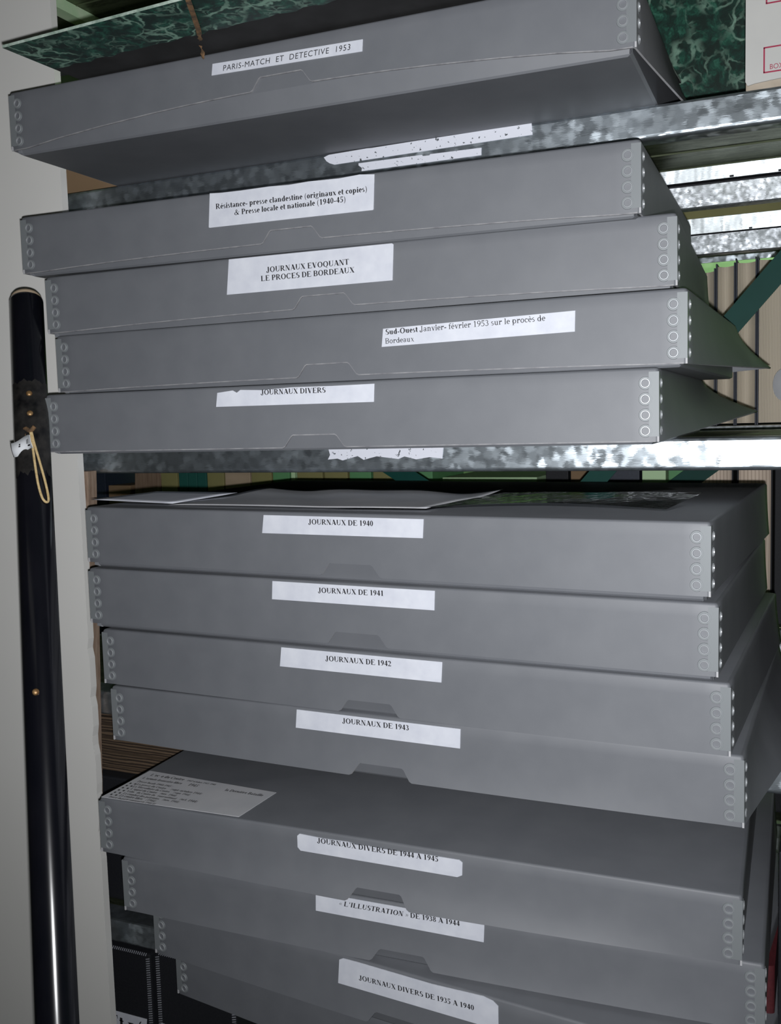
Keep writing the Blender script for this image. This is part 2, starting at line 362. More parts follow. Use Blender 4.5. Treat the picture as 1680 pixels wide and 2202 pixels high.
        if ch == '\u00e8': bar(.28, .53, .17, .68, .08)
    elif ch == 'f': bar(.15, 0, .15, .5); sf(.15, 0, .25); arc(.26, .5, .18, .19, s*.8, 40, 180); hb(.02, .3, xh-.03, .05)
    elif ch == 'g': arc(.22, .31, .18, .16, s*.8); arc(.23, -.06, .21, .13, .09); hb(.3, .48, .42, .06); bar(.12, .05, .16, .18, .08)
    elif ch == 'i': lstem(.14); dot(.14, .6, .08)
    elif ch == 'k': bar(.14, 0, .14, cap); sf(.14, 0); bar(.45, xh, .2, .2, .06); bar(.25, .25, .46, 0, s)
    elif ch == 'l': bar(.14, 0, .14, cap); sf(.14, 0, .25); sf(.1, cap, .18)
    elif ch in 'nm':
        lstem(.13); arc(.28, .3, .2, .17, .12, 0, 150); bar(.41, 0, .41, .31); sf(.41, 0, .24)
        if ch == 'm': arc(.55, .3, .2, .17, .12, 0, 150); bar(.68, 0, .68, .31); sf(.68, 0, .24)
    elif ch == 'o': arc(.25, .23, .22, .245)
    elif ch == 'r': lstem(.14); arc(.32, .27, .16, .19, .1, 60, 160); dot(.36, .39, .075)
    elif ch == 's': arc(.2, .34, .155, .13, s*.8, 50, 270); arc(.19, .13, .165, .14, s*.8, -140, 90)
    elif ch == 't': bar(.15, .08, .15, .6, s); hb(.03, .3, xh-.03, .06); arc(.22, .1, .14, .11, .1, 180, 330)
    elif ch == 'u': bar(.14, .12, .14, xh); sf(.1, xh, .18); arc(.27, .15, .2, .16, .12, 180, 330); bar(.4, 0, .4, xh); sf(.45, 0, .14); sf(.36, xh, .16)
    elif ch == 'v': bar(.12, xh, .27, 0, s); bar(.42, xh, .27, 0, .05); sf(.12, xh, .24); sf(.42, xh, .17)
    elif ch == 'x': bar(.12, xh, .4, 0, s); bar(.4, xh, .1, 0, .05); sf(.12, xh, .22); sf(.4, 0, .22)
    elif ch == '-': hb(.04, .29, .21, .1)
    elif ch in '()':
        if ch == '(': arc(.3, .25, .24, .45, .09, 105, 255, .02)
        else: arc(.03, .25, .24, .45, .09, -75, 75, .02)
    elif ch == '&': arc(.36, .52, .15, .16, .09); arc(.28, .17, .24, .19, .12); bar(.3, .42, .68, 0, .13); bar(.72, .4, .5, .06, .05); sf(.72, .42, .2)
    elif ch in '\u00ab\u00bb':
        for x in (.1, .28):
            a, b = (x+.14, x) if ch == '\u00ab' else (x, x+.14)
            bar(a, .4, b, .24, .06); bar(b, .24, a, .08, .06)
    elif ch == "'": bar(.16, .44, .18, cap, .09)
    elif ch == '.': dot(.12, .07, .07)
    elif ch == ',': dot(.12, .07, .07); bar(.08, -.13, .14, .04, .05)
    elif ch == ':': dot(.16, .07, .07); dot(.16, .38, .07)
    elif ch == '*': dot(.2, .3, .13)
    return P, w
def text_width(t): return sum(WID.get(c, 500) for c in t)/1000
def serif(bm, t, p0, p1, frame, mi=1, bold=True, italic=(0, 0), hscale=1.0):
    """text from baseline start p0 to baseline end p1 (2D in frame); frame(u, v) -> 3D point"""
    d = Vector((p1[0]-p0[0], p1[1]-p0[1])); sc = d.length/text_width(t); d.normalize(); n = Vector((-d.y, d.x))
    x = 0.0
    for i, ch in enumerate(t):
        P, w = glyph(ch, 0.165 if bold else 0.098)
        it = 0.22 if italic[0] <= i < italic[1] else 0.0
        for poly in P:
            vs = []
            for a, b in poly:
                q = Vector(p0)+d*(x+a+it*b)*sc+n*b*sc*hscale
                vs.append(bm.verts.new(frame(q.x, q.y)))
            try:
                f = bm.faces.new(vs); f.material_index = mi
            except ValueError: pass
        x += w
def sans(bm, t, p0, p1, hh, frame, mi=1, spacing=1.0, wspace=1.0, slant=0.0):
    """text in the built-in sans face, cap height hh"""
    cu = bpy.data.curves.new('t', 'FONT'); cu.body = t; cu.size = 1.0; cu.space_character = spacing; cu.space_word = wspace; cu.shear = slant
    cu.resolution_u = 3
    ob = bpy.data.objects.new('t', cu); C.objects.link(ob)
    dg = bpy.context.evaluated_depsgraph_get(); me = ob.evaluated_get(dg).to_mesh()
    xs = [v.co.x for v in me.vertices]; x0, x1 = min(xs), max(xs); ys = max(v.co.y for v in me.vertices)
    d = Vector((p1[0]-p0[0], p1[1]-p0[1])); L = d.length; d.normalize(); n = Vector((-d.y, d.x))
    vs = []
    for v in me.vertices:
        q = Vector(p0)+d*(v.co.x-x0)/(x1-x0)*L+n*v.co.y/ys*hh
        vs.append(bm.verts.new(frame(q.x, q.y)))
    for pl in me.polygons:
        try: bm.faces.new([vs[i] for i in pl.vertices]).material_index = mi
        except ValueError: pass
    bpy.data.objects.remove(ob); bpy.data.curves.remove(cu)

# ------------------------------------------------------------------ the room
LV = (0.577, 0.2755, -0.0265, -0.3265, -0.6235, -0.9235)      # shelf levels (top of the decks), camera level = 0
bm = bmesh.new(); box(bm, -2.4, 2.4, -2.0, 3.3, -Z0-0.05, -Z0); struct('floor', bm, 'floor')
bm = bmesh.new(); box(bm, -2.4, 2.4, -2.0, 3.3, 1.30, 1.35); struct('ceiling', bm, 'plaster')
bm = bmesh.new(); box(bm, -2.4, 2.4, 3.2, 3.3, -Z0, 1.30); struct('wall_back', bm, 'wall')
bm = bmesh.new(); box(bm, -2.4, 2.4, -2.1, -2.0, -Z0, 1.30); struct('wall_front', bm, 'plaster')
bm = bmesh.new(); box(bm, 2.4, 2.5, -2.0, 3.2, -Z0, 1.30); struct('wall_right', bm, 'plaster')
bm = bmesh.new(); box(bm, -2.5, -2.4, -2.0, 3.2, -Z0, 1.30); struct('wall_side', bm, 'plaster')
# white partition that ends just in front of the rack, its raw wooden stud behind the edge
bm = bmesh.new()
pr = [(-2.4, -Z0), (-0.8045, -Z0)]
ez = -Z0
while ez < 1.30:
    ez = min(ez+0.012, 1.30)
    chip = 0.0
    if -0.52 < ez < -0.26: chip = random.choice((0, 0, .0012, .0022))
    pr.append((-0.8045-chip, ez))
pr.append((-2.4, 1.30))
slab(bm, [(x, 0.911, z) for x, z in pr], (0, 0.010, 0))
struct('wall_left', bm, 'melamine')
bm = bmesh.new(); box(bm, -0.860, -0.8003, 0.9225, 0.9385, -Z0, -0.0530, bev=0.001)
for v in bm.verts: v.co.x -= (-.053-v.co.z)*.048
struct('trim_1', bm, 'chip_edge')

# ------------------------------------------------------------------ metal racks
RACK_X = (-1.10, 0.72); REAR_X = (-1.90, 0.72)
rack = thing('shelving_rack', (-0.19, 0.941, -Z0), 'galvanised metal shelving rack that carries the stacks of grey archive boxes', 'shelving')
rack2 = thing('shelving_rack', (-0.19, 1.525, -Z0), 'second galvanised rack standing back to back behind the box stacks, holding books', 'shelving')
FR = 0.0304
def front_beam(root, y, zt, hb=FR):
    r = 0.0045; p = [(y+0.032, zt), (y+0.003, zt), (y+0.0008, zt-0.001), (y, zt-0.003)]
    p += [(y, zt-hb+r)]
    for k in range(1, 7):
        a = pi+ (pi/2)*k/6
        p.append((y+r+r*cos(a), zt-hb+r+r*sin(a)))
    p += [(y+0.020, zt-hb), (y+0.022, zt-hb+0.002), (y+0.022, zt-hb+0.008)]
    bm = bmesh.new(); profile_x(bm, p, *RACK_X); return part('front_beam', bm, 'galv', root)
def band_beam(root, y, z0, z1, z2, z3, name, RACK_X=RACK_X):
    """leaning smooth flange above, shadow gap, spangled face below with a rolled lip"""
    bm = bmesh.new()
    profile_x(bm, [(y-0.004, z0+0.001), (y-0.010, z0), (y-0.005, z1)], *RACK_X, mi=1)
    profile_x(bm, [(y-0.005, z1), (y+0.007, z1-0.0005), (y+0.007, z2-0.0005)], *RACK_X, mi=2)  # gap faces coloured black to stand for its shadow
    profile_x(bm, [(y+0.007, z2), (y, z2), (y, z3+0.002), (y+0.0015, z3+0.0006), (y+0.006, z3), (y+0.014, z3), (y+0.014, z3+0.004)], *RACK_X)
    x = -0.10                                                     # keyhole slots along the flange
    while x < RACK_X[1]:
        box(bm, x, x+0.0045, y-0.0066, y-0.004, z1+0.0002, z1+0.0022, 2); x += 0.0515
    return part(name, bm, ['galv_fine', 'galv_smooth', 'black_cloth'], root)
def deck(root, y0, y1, z, RACK_X=RACK_X):
    bm = bmesh.new()
    p = []
    n = 3
    for k in range(n):                                            # pressed sheet-steel panels with shallow ribs
        a = y0+(y1-y0)*k/n; b = y0+(y1-y0)*(k+1)/n
        p += [(a, z), (a+0.004, z), (b-0.004, z), (b-0.003, z-0.0015)]
    p.append((y1, z))
    q = [(y, zz-0.0014) for y, zz in p][::-1]
    profile_x(bm, p+q, *RACK_X, closed=True)
    return part('deck', bm, 'deck', root)
for i, z in enumerate(LV):
    f = front_beam(rack, 0.941, z)
    if i in (1, 2):
        stk = [[(-0.4800, .2722), (-0.4740, .2741), (-.43, .2748), (-.425, .2745), (-.38, .2748), (-.2571, .2751), (-.2563, .2643), (-.36, .2638), (-.4680, .2634), (-.4735, .2655), (-.477, .268)],
               [(-.4402, .2612), (-.37, .2605), (-.369, .2592), (-.362, .2590), (-.361, .2600), (-.3076, .2591), (-.3078, .2521), (-.40, .2527), (-.437, .2530), (-.4365, .2562), (-.4402, .2590)]] if i == 1 else \
              [[(-.4873, -.0290), (-.3543, -.0290), (-.3561, -.0432), (-.37, -.0415), (-.385, -.0437), (-.398, -.0405), (-.405, -.0431), (-.43, -.0400), (-.445, -.0436), (-.452, -.0395), (-.470, -.0440), (-.476, -.0420), (-.4877, -.0429), (-.4848, -.038)]]
        for k, poly in enumerate(stk):
            bm = bmesh.new(); slab(bm, [(x, 0.9403, zz) for x, zz in poly], (0, 0.0007, 0))
            bmesh.ops.translate(bm, verts=bm.verts, vec=-(rack.location-Vector((0, 0, Z0))))
            so = link('torn_sticker', bm, 'sticker', f)
            so['label'] = 'torn white paper sticker'
    deck(rack, 0.9745, 1.198, z)
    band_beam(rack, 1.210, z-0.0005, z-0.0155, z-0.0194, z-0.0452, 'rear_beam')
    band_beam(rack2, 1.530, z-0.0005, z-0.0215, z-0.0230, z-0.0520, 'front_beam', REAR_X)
    deck(rack2, 1.542, 1.90, z, REAR_X)
    bm = bmesh.new(); box(bm, *REAR_X, 1.901, 1.905, z-0.012, z); part('rear_beam', bm, 'galv', rack2)
for root, ys, RX in ((rack, (0.975, 1.222), RACK_X), (rack2, (1.546, 1.938), REAR_X)):
    for x in (RX[0]-0.034, RX[1]):
        for y in ys:
            bm = bmesh.new(); box(bm, x, x+0.034, y-0.030, y, -Z0, 1.0)
            part('upright', bm, 'teal', root)
bm = bmesh.new(); box(bm, -0.965, -0.945, 0.976, 1.196, 0.5600, 0.5752); part('side_rail', bm, 'rail_paint', rack)
def strap(root, a, b, y, w=0.0255):
    a = Vector((a[0], y, a[1])); b = Vector((b[0], y, b[1])); d = (b-a).normalized(); n = Vector((-d.z, 0, d.x))*w/2
    bm = bmesh.new(); slab(bm, [a+n, b+n, b-n, a-n], (0, 0.0022, 0)); return part('brace', bm, 'teal', root)
k = 1.135
strap(rack, (0.40, 0.158+k*0.446), (-1.05, 0.158-k*1.004), 1.2255)
strap(rack, (-1.09, -0.081+0.62*0.572), (0.70, -0.081-0.62*1.218), 1.229)
strap(rack2, (-0.14, -0.073), (-1.08, -0.109-0.75*0.892), 1.5215, 0.030)

# ------------------------------------------------------------------ archive boxes
H = 0.0570; D = 0.40; T = 0.0016
BOX = {  # centre of the lid front (x, y, z), yaw, tilt, width
 1: (-0.4445, 0.7917, 0.3072, 0.94, -0.19), 2: (-0.4429, 0.7971, 0.1846, 1.34, -0.30), 3: (-0.4173, 0.8060, 0.1254, 2.54, 0.23),
 4: (-0.4051, 0.7852, 0.0635, -0.69, -0.09), 5: (-0.4112, 0.7672, 0.0040, 1.38, 0.0), 6: (-0.3857, 0.7798, -0.1121, -2.91, -0.19),
 7: (-0.3807, 0.7783, -0.1745, -1.91, -0.19), 8: (-0.3715, 0.7806, -0.2372, -2.33, 0.10), 9: (-0.3622, 0.7832, -0.2957, -1.48, 0.16),
 10: (-0.3635, 0.7738, -0.4089, 1.74, -0.44), 11: (-0.3469, 0.7821, -0.4696, 1.30, 0.36), 12: (-0.3509, 0.7743, -0.5297, -5.47, 0.0),
 13: (-0.3478, 0.7877, -0.5900, -8.30, 0.0)}
BW = {5: 0.592, 12: 0.585, 13: 0.585}
TRAY = {1: .0032, 5: .0020, 9: .0023, 13: .0048}
LAB = {1: 'grey archive box labelled PARIS-MATCH ET DETECTIVE 1953, alone on the upper beam',
 2: 'grey archive box with two-line label on the clandestine press, topmost of the middle stack',
 3: 'grey archive box labelled JOURNAUX EVOQUANT LE PROCES DE BORDEAUX',
 4: 'grey archive box with off-centre Sud-Ouest label in thin lettering',
 5: 'grey archive box labelled JOURNAUX DIVERS only, lying directly on the middle beam',
 6: 'grey archive box labelled JOURNAUX DE 1940 with papers on its lid',
 7: 'grey archive box labelled JOURNAUX DE 1941, under the 1940 box',
 8: 'grey archive box labelled JOURNAUX DE 1942, between the 1941 and 1943 boxes',
 9: 'grey archive box labelled JOURNAUX DE 1943, lowest of the 1940 to 1943 boxes',
 10: 'grey archive box labelled JOURNAUX DIVERS DE 1944 A 1945 with printed sheet on its lid',
 11: "grey archive box with half-hidden L'ILLUSTRATION label",
 12: 'grey archive box labelled JOURNAUX DIVERS DE 1935 A 1940 near the bottom of the photo',
 13: 'unlabelled grey archive box at the very bottom of the lowest stack'}
LIFT = {1: .0165, 2: .0055, 3: .0045, 4: .0030, 5: 0.0, 12: 0.0}         # how far the lid's front edge bows up in the middle
FRONT = {8: .002, 9: .0055, 10: .0100, 11: .0055, 12: .003}      # how far the lid's front edge stands off in the middle
FLARE = {1: (.046, .006, 1), 2: (.003, .002, 1), 3: (.004, .002, 1), 4: (.037, .0085, 1), 5: (.058, .0200, 1), 6: (.003, .001, 1), 7: (.003, .001, 1), 8: (.006, .003, 1), 9: (.025, .0075, .38)}   # how far the lid's right side is splayed open: outwards, upwards, where along it
# label outlines on the lid front (u, v) and their text lines
LABEL = {
 1: [(-.0691, .0184), (.0813, .0150), (.0805, .0052), (-.0706, .0084)],
 2: [(-.0832, .0280), (-.07, .0272), (-.05, .0270), (-.02, .0274), (0, .0266), (.02, .0274), (.05, .0267), (.07, .0278), (.084, .0264), (.0823, -.0030), (.0815, -.0036), (-.0850, -.0032), (-.0858, -.0026)],
 3: [(-.0952, .0273), (.0690, .0267), (.0705, .0257), (.0685, -.0052), (-.0991, -.0051)],
 4: [(.0567, .0131), (.2246, .0170), (.2241, .0006), (.0549, -.0023)],
 5: [(-.0964, .0232), (-.08, .0248), (-.0758, .0226), (-.072, .0250), (-.05, .0240), (-.02, .0253), (.02, .0250), (.0602, .0253), (.0592, .0099), (-.0983, .0105)],
 6: [(-.0901, .0251), (.0738, .0251), (.0726, .0086), (-.0925, .0081)],
 7: [(-.0866, .0262), (.0775, .0258), (.0767, .0087), (-.0878, .0090)],
 8: [(-.0909, .0262), (.0730, .0256), (.0716, .0074), (-.0933, .0078)],
 9: [(-.0868, .0259), (.0777, .0249), (.0768, .0074), (-.0887, .0082)],
 10: [(-.0800, .0238), (-.055, .0228), (-.030, .0233), (-.022, .0216), (-.010, .0225), (.015, .0215), (.040, .0228), (.0765, .0226), (.0795, .0205), (.0790, .0090), (.0745, .0066), (-.0795, .0075), (-.0825, .0105), (-.0825, .0215)],
 11: [(-.0862, .0262), (.0797, .0248), (.0785, .0062), (-.0870, .0080)],
 12: [(u+.0175, v) for u, v in ((-.0775, .0236), (-.0735, .0258), (-.06, .0262), (.02, .0256), (.0700, .0280), (.0790, .0262), (.0840, .0225), (.0838, .0010), (.0800, .0008), (-.0797, -.0002))]}
TEXT = {
 2: [('R\u00e9sistance- presse clandestine (originaux et copies)', (-.0774, .0130), (.0770, .0126)), ('& Presse locale et nationale (1940-45)', (-.0577, .0056), (.0562, .0060))],
 3: [('JOURNAUX EVOQUANT', (-.0561, .0120), (.0276, .0120)), ('LE PROCES DE BORDEAUX', (-.0623, .0045), (.0327, .0046))],
 5: [('JOURNAUX DIVERS', (-.0510, .0198), (.0140, .0195))],
 6: [('JOURNAUX DE 1940', (-.0418, .0177), (.0251, .0178))], 7: [('JOURNAUX DE 1941', (-.0381, .0179), (.0288, .0186))],
 8: [('JOURNAUX DE 1942', (-.0436, .0172), (.0239, .0177))], 9: [('JOURNAUX DE 1943', (-.0387, .0180), (.0288, .0183))],
 10: [('JOURNAUX DIVERS DE 1944 A 1945', (-.0618, .0179), (.0574, .0180))],
 11: [("\u00ab L'ILLUSTRATION \u00bb DE 1938 A 1944", (-.0627, .0174), (.0568, .0175))],
 12: [('JOURNAUX DIVERS DE 1935 A 1940', (-.0388, .0093), (.0788, .0125))]}

def perimeter(W, Dp, r=0.0025):
    """points around a rounded rectangle, front first: (x, y, side, fraction along side)"""
    X = W/2; P = []
    us = [-X+r, -X+.02, -X+.06, -.20, -.14, -.10, -.07, -.050, -.034, -.0315, -.029, -.0225, -.0205, -.018, 0, .018, .0205, .0225, .029, .0315, .034, .050, .07, .10, .14, .20, X-.06, X-.02, X-r]
    us = sorted({round(u, 5) for u in us})
    for u in us: P.append((u, 0.0, 'f', (u+X)/W))
    P.append((X-r*.3, r*.3, 'c', 0))
    for k in range(17): t = k/16; P.append((X, r+(Dp-2*r)*t, 'r', t))
    P.append((X-r*.3, Dp-r*.3, 'c', 0))
    for k in range(9): t = k/8; P.append((X-r-(W-2*r)*t, Dp, 'b', t))
    P.append((-X+r*.3, Dp-r*.3, 'c', 0))
    for k in range(9): t = k/8; P.append((-X, Dp-r-(Dp-2*r)*t, 'l', t))
    P.append((-X+r*.3, r*.3, 'c', 0))
    return P
def notch(u):
    a = abs(u); t = .0112
    if a <= .0205: return t
    if a <= .0225: return t-.0012*(a-.0205)/.002
    if a <= .029: return .0012+(t-.0024)*(.029-a)/.0065
    if a <= .0315: return .0012*(.0315-a)/.0025
    return 0.0
def lid_mesh(i, W):
    bm = bmesh.new(); lift = LIFT.get(i, 0); fl, up, tk = FLARE.get(i, (0.003, 0.001, 1)); r = .0022
    P = perimeter(W, D); rows = 7; cols = []
    for x, y, sd, t in P:
        low = -H/2
        ox = oy = 0.0
        if sd == 'f':
            bow = sin(pi*min(max((t-.03)/.94, 0), 1))**0.8
            low += notch(x)+lift*bow; oy = -FRONT.get(i, 0)*bow
        if sd == 'r': bow = min(t/tk, 1)**1.05; ox = fl*bow; low += up*bow
        if sd == 'b': bow = max(0, 1-t/.13); ox = fl*bow; low += up*bow
        if sd == 'c' and x > 0 and y > .1: ox = fl; low += up
        if sd == 'l': bow = sin(pi*t); ox = -0.004*bow
        cx = x*(1-r/(W/2)); cy = r+(y/D)*(D-2*r)
        col = [bm.verts.new((cx, cy, H/2)), bm.verts.new((x*(1-.3*r/(W/2)), .3*r+(y/D)*(D-.6*r), H/2-.3*r))]
        for k in range(rows+1):
            if k < rows-1: v = k/(rows-1); z = (H/2-r)*(1-v)+low*v
            elif k == rows-1: z = low+.0009; v = (H/2-r-z)/(H/2-r-low)
            else: v = 1; z = low
            g = max(0, (H/2-r-z)/(H-r))**4 if sd == 'f' else v**1.5
            col.append(bm.verts.new((x+ox*g, y+oy*g, z)))
        cols.append(col)
    n = len(cols)
    for a in range(n):
        b = (a+1) % n
        for k in range(len(cols[a])-1):
            f = bm.faces.new((cols[a][k], cols[b][k], cols[b][k+1], cols[a][k+1]))
            if k == rows+1 and i < 6 and P[a][2] == 'f' and P[b][2] == 'f': f.material_index = 2  # upper boxes only: lip strip carries the painted rim highlight
    bm.faces.new([c[0] for c in cols])
    return bm
def tray_mesh(i, W, drop):
    bm = bmesh.new(); g = .0034
    w = W-2*g; d = D-2*g; zt = H/2-.004; zb = -H/2-drop
    P = perimeter(w, d, .002); cols = []
    for x, y, sd, t in P:
        lean = .0058 if sd == 'f' else 0.0
        y += g if sd != 'f' else .0019
        yi = g+T+(y-g)/d*(d-2*T)
        cols.append([bm.verts.new((x*.992, y+lean+.0015 if sd == 'f' else g+.004+(y-g)/d*(d-.006), zb)), bm.verts.new((x, y+lean, zb+.0016)), bm.verts.new((x, y, -H/2+.0155)), bm.verts.new((x, y, zt)),
                     bm.verts.new((x*(1-2*T/w), yi, zt)), bm.verts.new((x*(1-2*T/w), yi+lean, zb+T))])
    n = len(cols)
    for a in range(n):
        b = (a+1) % n
        for k in range(5): bm.faces.new((cols[a][k], cols[b][k], cols[b][k+1], cols[a][k+1]))
    bm.faces.new([c[0] for c in cols]); bm.faces.new([c[5] for c in cols])
    return bm
def clip_mesh(side, W):
    """stamped metal corner strip: flat strip folded round the corner, scalloped lobes with a raised ring on both faces"""
    bm = bmesh.new(); e = .0005; X = W/2
    z1, z0 = H/2-.0032, -H/2+.0042
    ring_z = [H/2-.0118-.0122*k for k in range(4)]
    def front(u, z, o=e): return (side*(X-u), -o, z)
    def flank(u, z, o=e): return (side*(X+o), u, z)
    for fr in (front, flank):
        nz = 36; L, R_, I_ = [], [], []
        def edge(z):                                       # scalloped outline
            m_ = .0072
            for c in ring_z:
                dz = abs(z-c)
                if dz < .0048: m_ = max(m_, .0098+sqrt(.0048**2-dz**2))
            return m_
        zs = [z1+(z0-z1)*k/nz for k in range(nz+1)]
        for zz in zs:
            L.append(bm.verts.new(fr(-e if fr is front else 0, zz))); R_.append(zz)
        for a in range(nz):
            za, zb = zs[a], zs[a+1]
            ua, ub = min(edge(za), .0072), min(edge(zb), .0072)
            bm.faces.new([bm.verts.new(fr(*q)) for q in ((-e if fr is front else 0, za), (ua, za), (ub, zb), (-e if fr is front else 0, zb))])
        bmesh.ops.delete(bm, geom=[v for v in L if not v.link_faces], context='VERTS')
        for c in ring_z:
            nn = 20
            prof = [(.0052, .0000), (.0049, e+.0001), (.0038, e+.0001), (.0035, e+.0008), (.0030, e+.0008), (.0027, 0.0001)]
            rings = []
            for k in range(nn):
                a = 2*pi*k/nn
                rings.append([bm.verts.new(fr(.0098+rr*cos(a), c+rr*sin(a), oo)) for rr, oo in prof])
            for k in range(nn):
                A, B_ = rings[k], rings[(k+1) % nn]
                for q in range(len(prof)-1): bm.faces.new((A[q], B_[q], B_[q+1], A[q+1])).material_index = 2 if q >= 2 else 0
    # bare cut end of the strip at the foot
    box(bm, side*(X+e) if side < 0 else X-.0010, side*(X-.0010) if side < 0 else X+e, -e, .0012, -H/2, z0, 1)
    return bm

boxes = {}
gnames = {1: None}
for i, (x, y, z, yaw, tilt) in BOX.items():
    W = BW.get(i, 0.62)
    drop = TRAY.get(i)
    if drop is None: drop = z-BOX[i+1][2]-H-0.0003
    rot = Matrix.Rotation(rad(yaw), 3, 'Z') @ Matrix.Rotation(-rad(tilt), 3, 'Y')
    root = bpy.data.objects.new('archive_box', None); C.objects.link(root); root.empty_display_size = 0.05
    root.rotation_euler = rot.to_euler()
    hb_ = H/2+drop
    root.location = Vector((x, y, z+Z0)) - rot @ Vector((0, 0, hb_))
    tag(root, LAB[i], 'box', 'grey metal-edged archive boxes'); boxes[i] = root
    up_ = Vector((0, 0, hb_))
    def put(name, bm, mats, par, smooth=False):
        o = link(name, bm, mats, par, None, smooth); return o
    bm = lid_mesh(i, W); lid = link('lid', bm, ['board', 'board_edge', 'board_worn_lit'], root, None, True); lid.location = up_
    so = lid.modifiers.new('thickness', 'SOLIDIFY'); so.thickness = T; so.offset = -1; so.material_offset_rim = 1
    es = lid.modifiers.new('edges', 'EDGE_SPLIT'); es.split_angle = rad(50)
    bm = tray_mesh(i, W, drop); tr = link('tray', bm, 'board', root, None, False); tr.location = up_
    for sd in (-1, 1):
        cl = link('corner_clip', clip_mesh(sd, W), ['clip', 'board_edge', 'clip_ring'], lid, None, False)
    if i in LABEL:
        bm = bmesh.new(); pts = LABEL[i]
        slab(bm, [(u, -.0009, v) for u, v in pts], (0, .0007, 0))
        fr = lambda u, v: (u, -.00105, v)
        for t, a, b in TEXT.get(i, []):
            serif(bm, t, a, b, fr, italic=(0, 18) if i == 11 else (0, 0))
        if i == 1: sans(bm, 'PARIS-MATCH  ET  DETECTIVE  1953', (-.0581, .0105), (.0696, .0083), .0048, fr, spacing=1.12, slant=0.12)
        if i == 4:
            serif(bm, 'Sud-Ouest', (.0588, .0079), (.0893, .0085), fr)
            serif(bm, 'Janvier- f\u00e9vrier 1953 sur le proc\u00e8s de', (.0908, .0085), (.2004, .0107), fr, bold=False)
            serif(bm, 'Bordeaux', (.0581, .0003), (.0856, .0008), fr, bold=False)
        lo = link('paper_label', bm, ['paper', 'ink'], lid); lo['label'] = 'white printed paper label'

# ------------------------------------------------------------------ papers on the lids
def wavy_sheet(o, ux, uy, nx, ny, fz, th=0.0004):
    bm = bmesh.new(); g = []
    for a in range(nx+1):
        col = []
        for b in range(ny+1):
            s, t = a/nx, b/ny
            p = Vector(o)+Vector(ux)*s+Vector(uy)*t; p.z += fz(s, t); col.append(bm.verts.new(p))
        g.append(col)
    for a in range(nx):
        for b in range(ny): bm.faces.new((g[a][b], g[a+1][b], g[a+1][b+1], g[a][b+1]))
    return bm
zt6 = -0.1121+H/2
def solid(o, th):
    s = o.modifiers.new('thickness', 'SOLIDIFY'); s.thickness = th; s.offset = 1
bm = wavy_sheet((-0.605, 0.8135, zt6+.0016), (0.285, -0.012, 0), (0.02, 0.165, 0), 26, 14,
                lambda s, t: .0010+.0024*abs(sin(s*5.0+t*2.2))*(0.2+t)+.0008*sin(s*17+t*9)*t+0.006*max(0, t-.55)*(1-s)+.018*max(0, s-.90)*t)
o = top('paper_sheets', bm, 'sheet', (-0.50, 0.88, zt6), True); solid(o, .0002)
tag(o, 'crumpled grey newspaper sheets lying on the JOURNAUX DE 1940 lid', 'paper')
bm = wavy_sheet((-0.722, 0.835, zt6+.0022), (0.115, -0.012, 0), (0.03, 0.075, 0), 8, 6, lambda s, t: .0010+.0050*t+.0022*(1-s)*(1-t))
o = top('paper_sheet', bm, 'paper', (-0.68, 0.86, zt6), True); solid(o, .0004)
tag(o, 'white sheet of paper at the left end of the JOURNAUX DE 1940 lid', 'paper')
bm = wavy_sheet((-0.312, 0.784, zt6+.0010), (0.200, 0.006, 0), (0.006, 0.205, 0), 22, 18,
                lambda s, t: .0006+.0085*(1-t)*(.45+.55*sin(pi*s))+.0008*abs(sin(s*7+t*3))*t+.004*max(0, t-.85)*s)
o = top('plastic_sleeve', bm, 'film', (-0.21, 0.89, zt6), True)
tag(o, 'shiny clear plastic sleeve on the right of the JOURNAUX DE 1940 lid', 'sleeve')
# printed list on the 1944-45 lid
ro = Matrix.Rotation(rad(1.74), 3, 'Z') @ Matrix.Rotation(rad(0.44), 3, 'Y')
bm = bmesh.new()
A, B_, C_, D_ = (-.3085, .0015), (-.148, .004), (-.143, .070), (-.3055, .0805)
slab(bm, [(a, b, 0) for a, b in (A, B_, C_, D_)], (0, 0, .0004))
frm = lambda u, v: (u+.0085, v-.0025, .0006)
lines = [("L'echo du Centre", .0700, -.305, -.262, True), ('1947 octobre 1947, 1948', .0693, -.258, -.222, False),
 ("L'arm\u00e9e fran\u00e7aise libre", .0600, -.308, -.258, True), ('1945', .0590, -.250, -.238, False),
 ('Presse locale 1944-1945 :', .0500, -.307, -.262, False), ('La presse du Centre', .0430, -.303, -.266, True), ('(sept.-octobre 1944)', .0425, -.260, -.222, False),
 ('La Marseillaise du Centre', .0365, -.303, -.257, True), ('(sept. 1944)', .0360, -.252, -.232, False),
 ("L'appel du Centre", .0300, -.301, -.268, True), ('(nov. 1944)', .0295, -.264, -.244, False),
 ('Valmy du Centre du Front national', .0235, -.301, -.240, True), ('(oct. 1944)', .0230, -.236, -.215, False),
 ('Le combat des patriotes', .0170, -.301, -.256, True), ('(nov. 1944)', .0165, -.252, -.232, False),
 ('Le centre libre', .0110, -.301, -.272, True), ('(1944)', .0105, -.268, -.256, False),
 ('Presse du parti communiste 1944-45', .0050, -.309, -.252, False), ('la Derni\u00e8re Bataille', .0590, -.205, -.160, False)]
for t, v, u0, u1, b in lines: serif(bm, t, (u0, v), (u1, v-.0008), frm, bold=True, hscale=1.5)
for v in (.0430, .0365, .0300, .0235, .0170, .0110):
    for dx in (0, .006): quad(bm, *[frm(-.312+dx+a, v+b) for a, b in ((0, 0), (.0022, 0), (.0022, .003), (0, .003))], mi=1)
o = link('printed_sheet', bm, ['sheet', 'ink'])
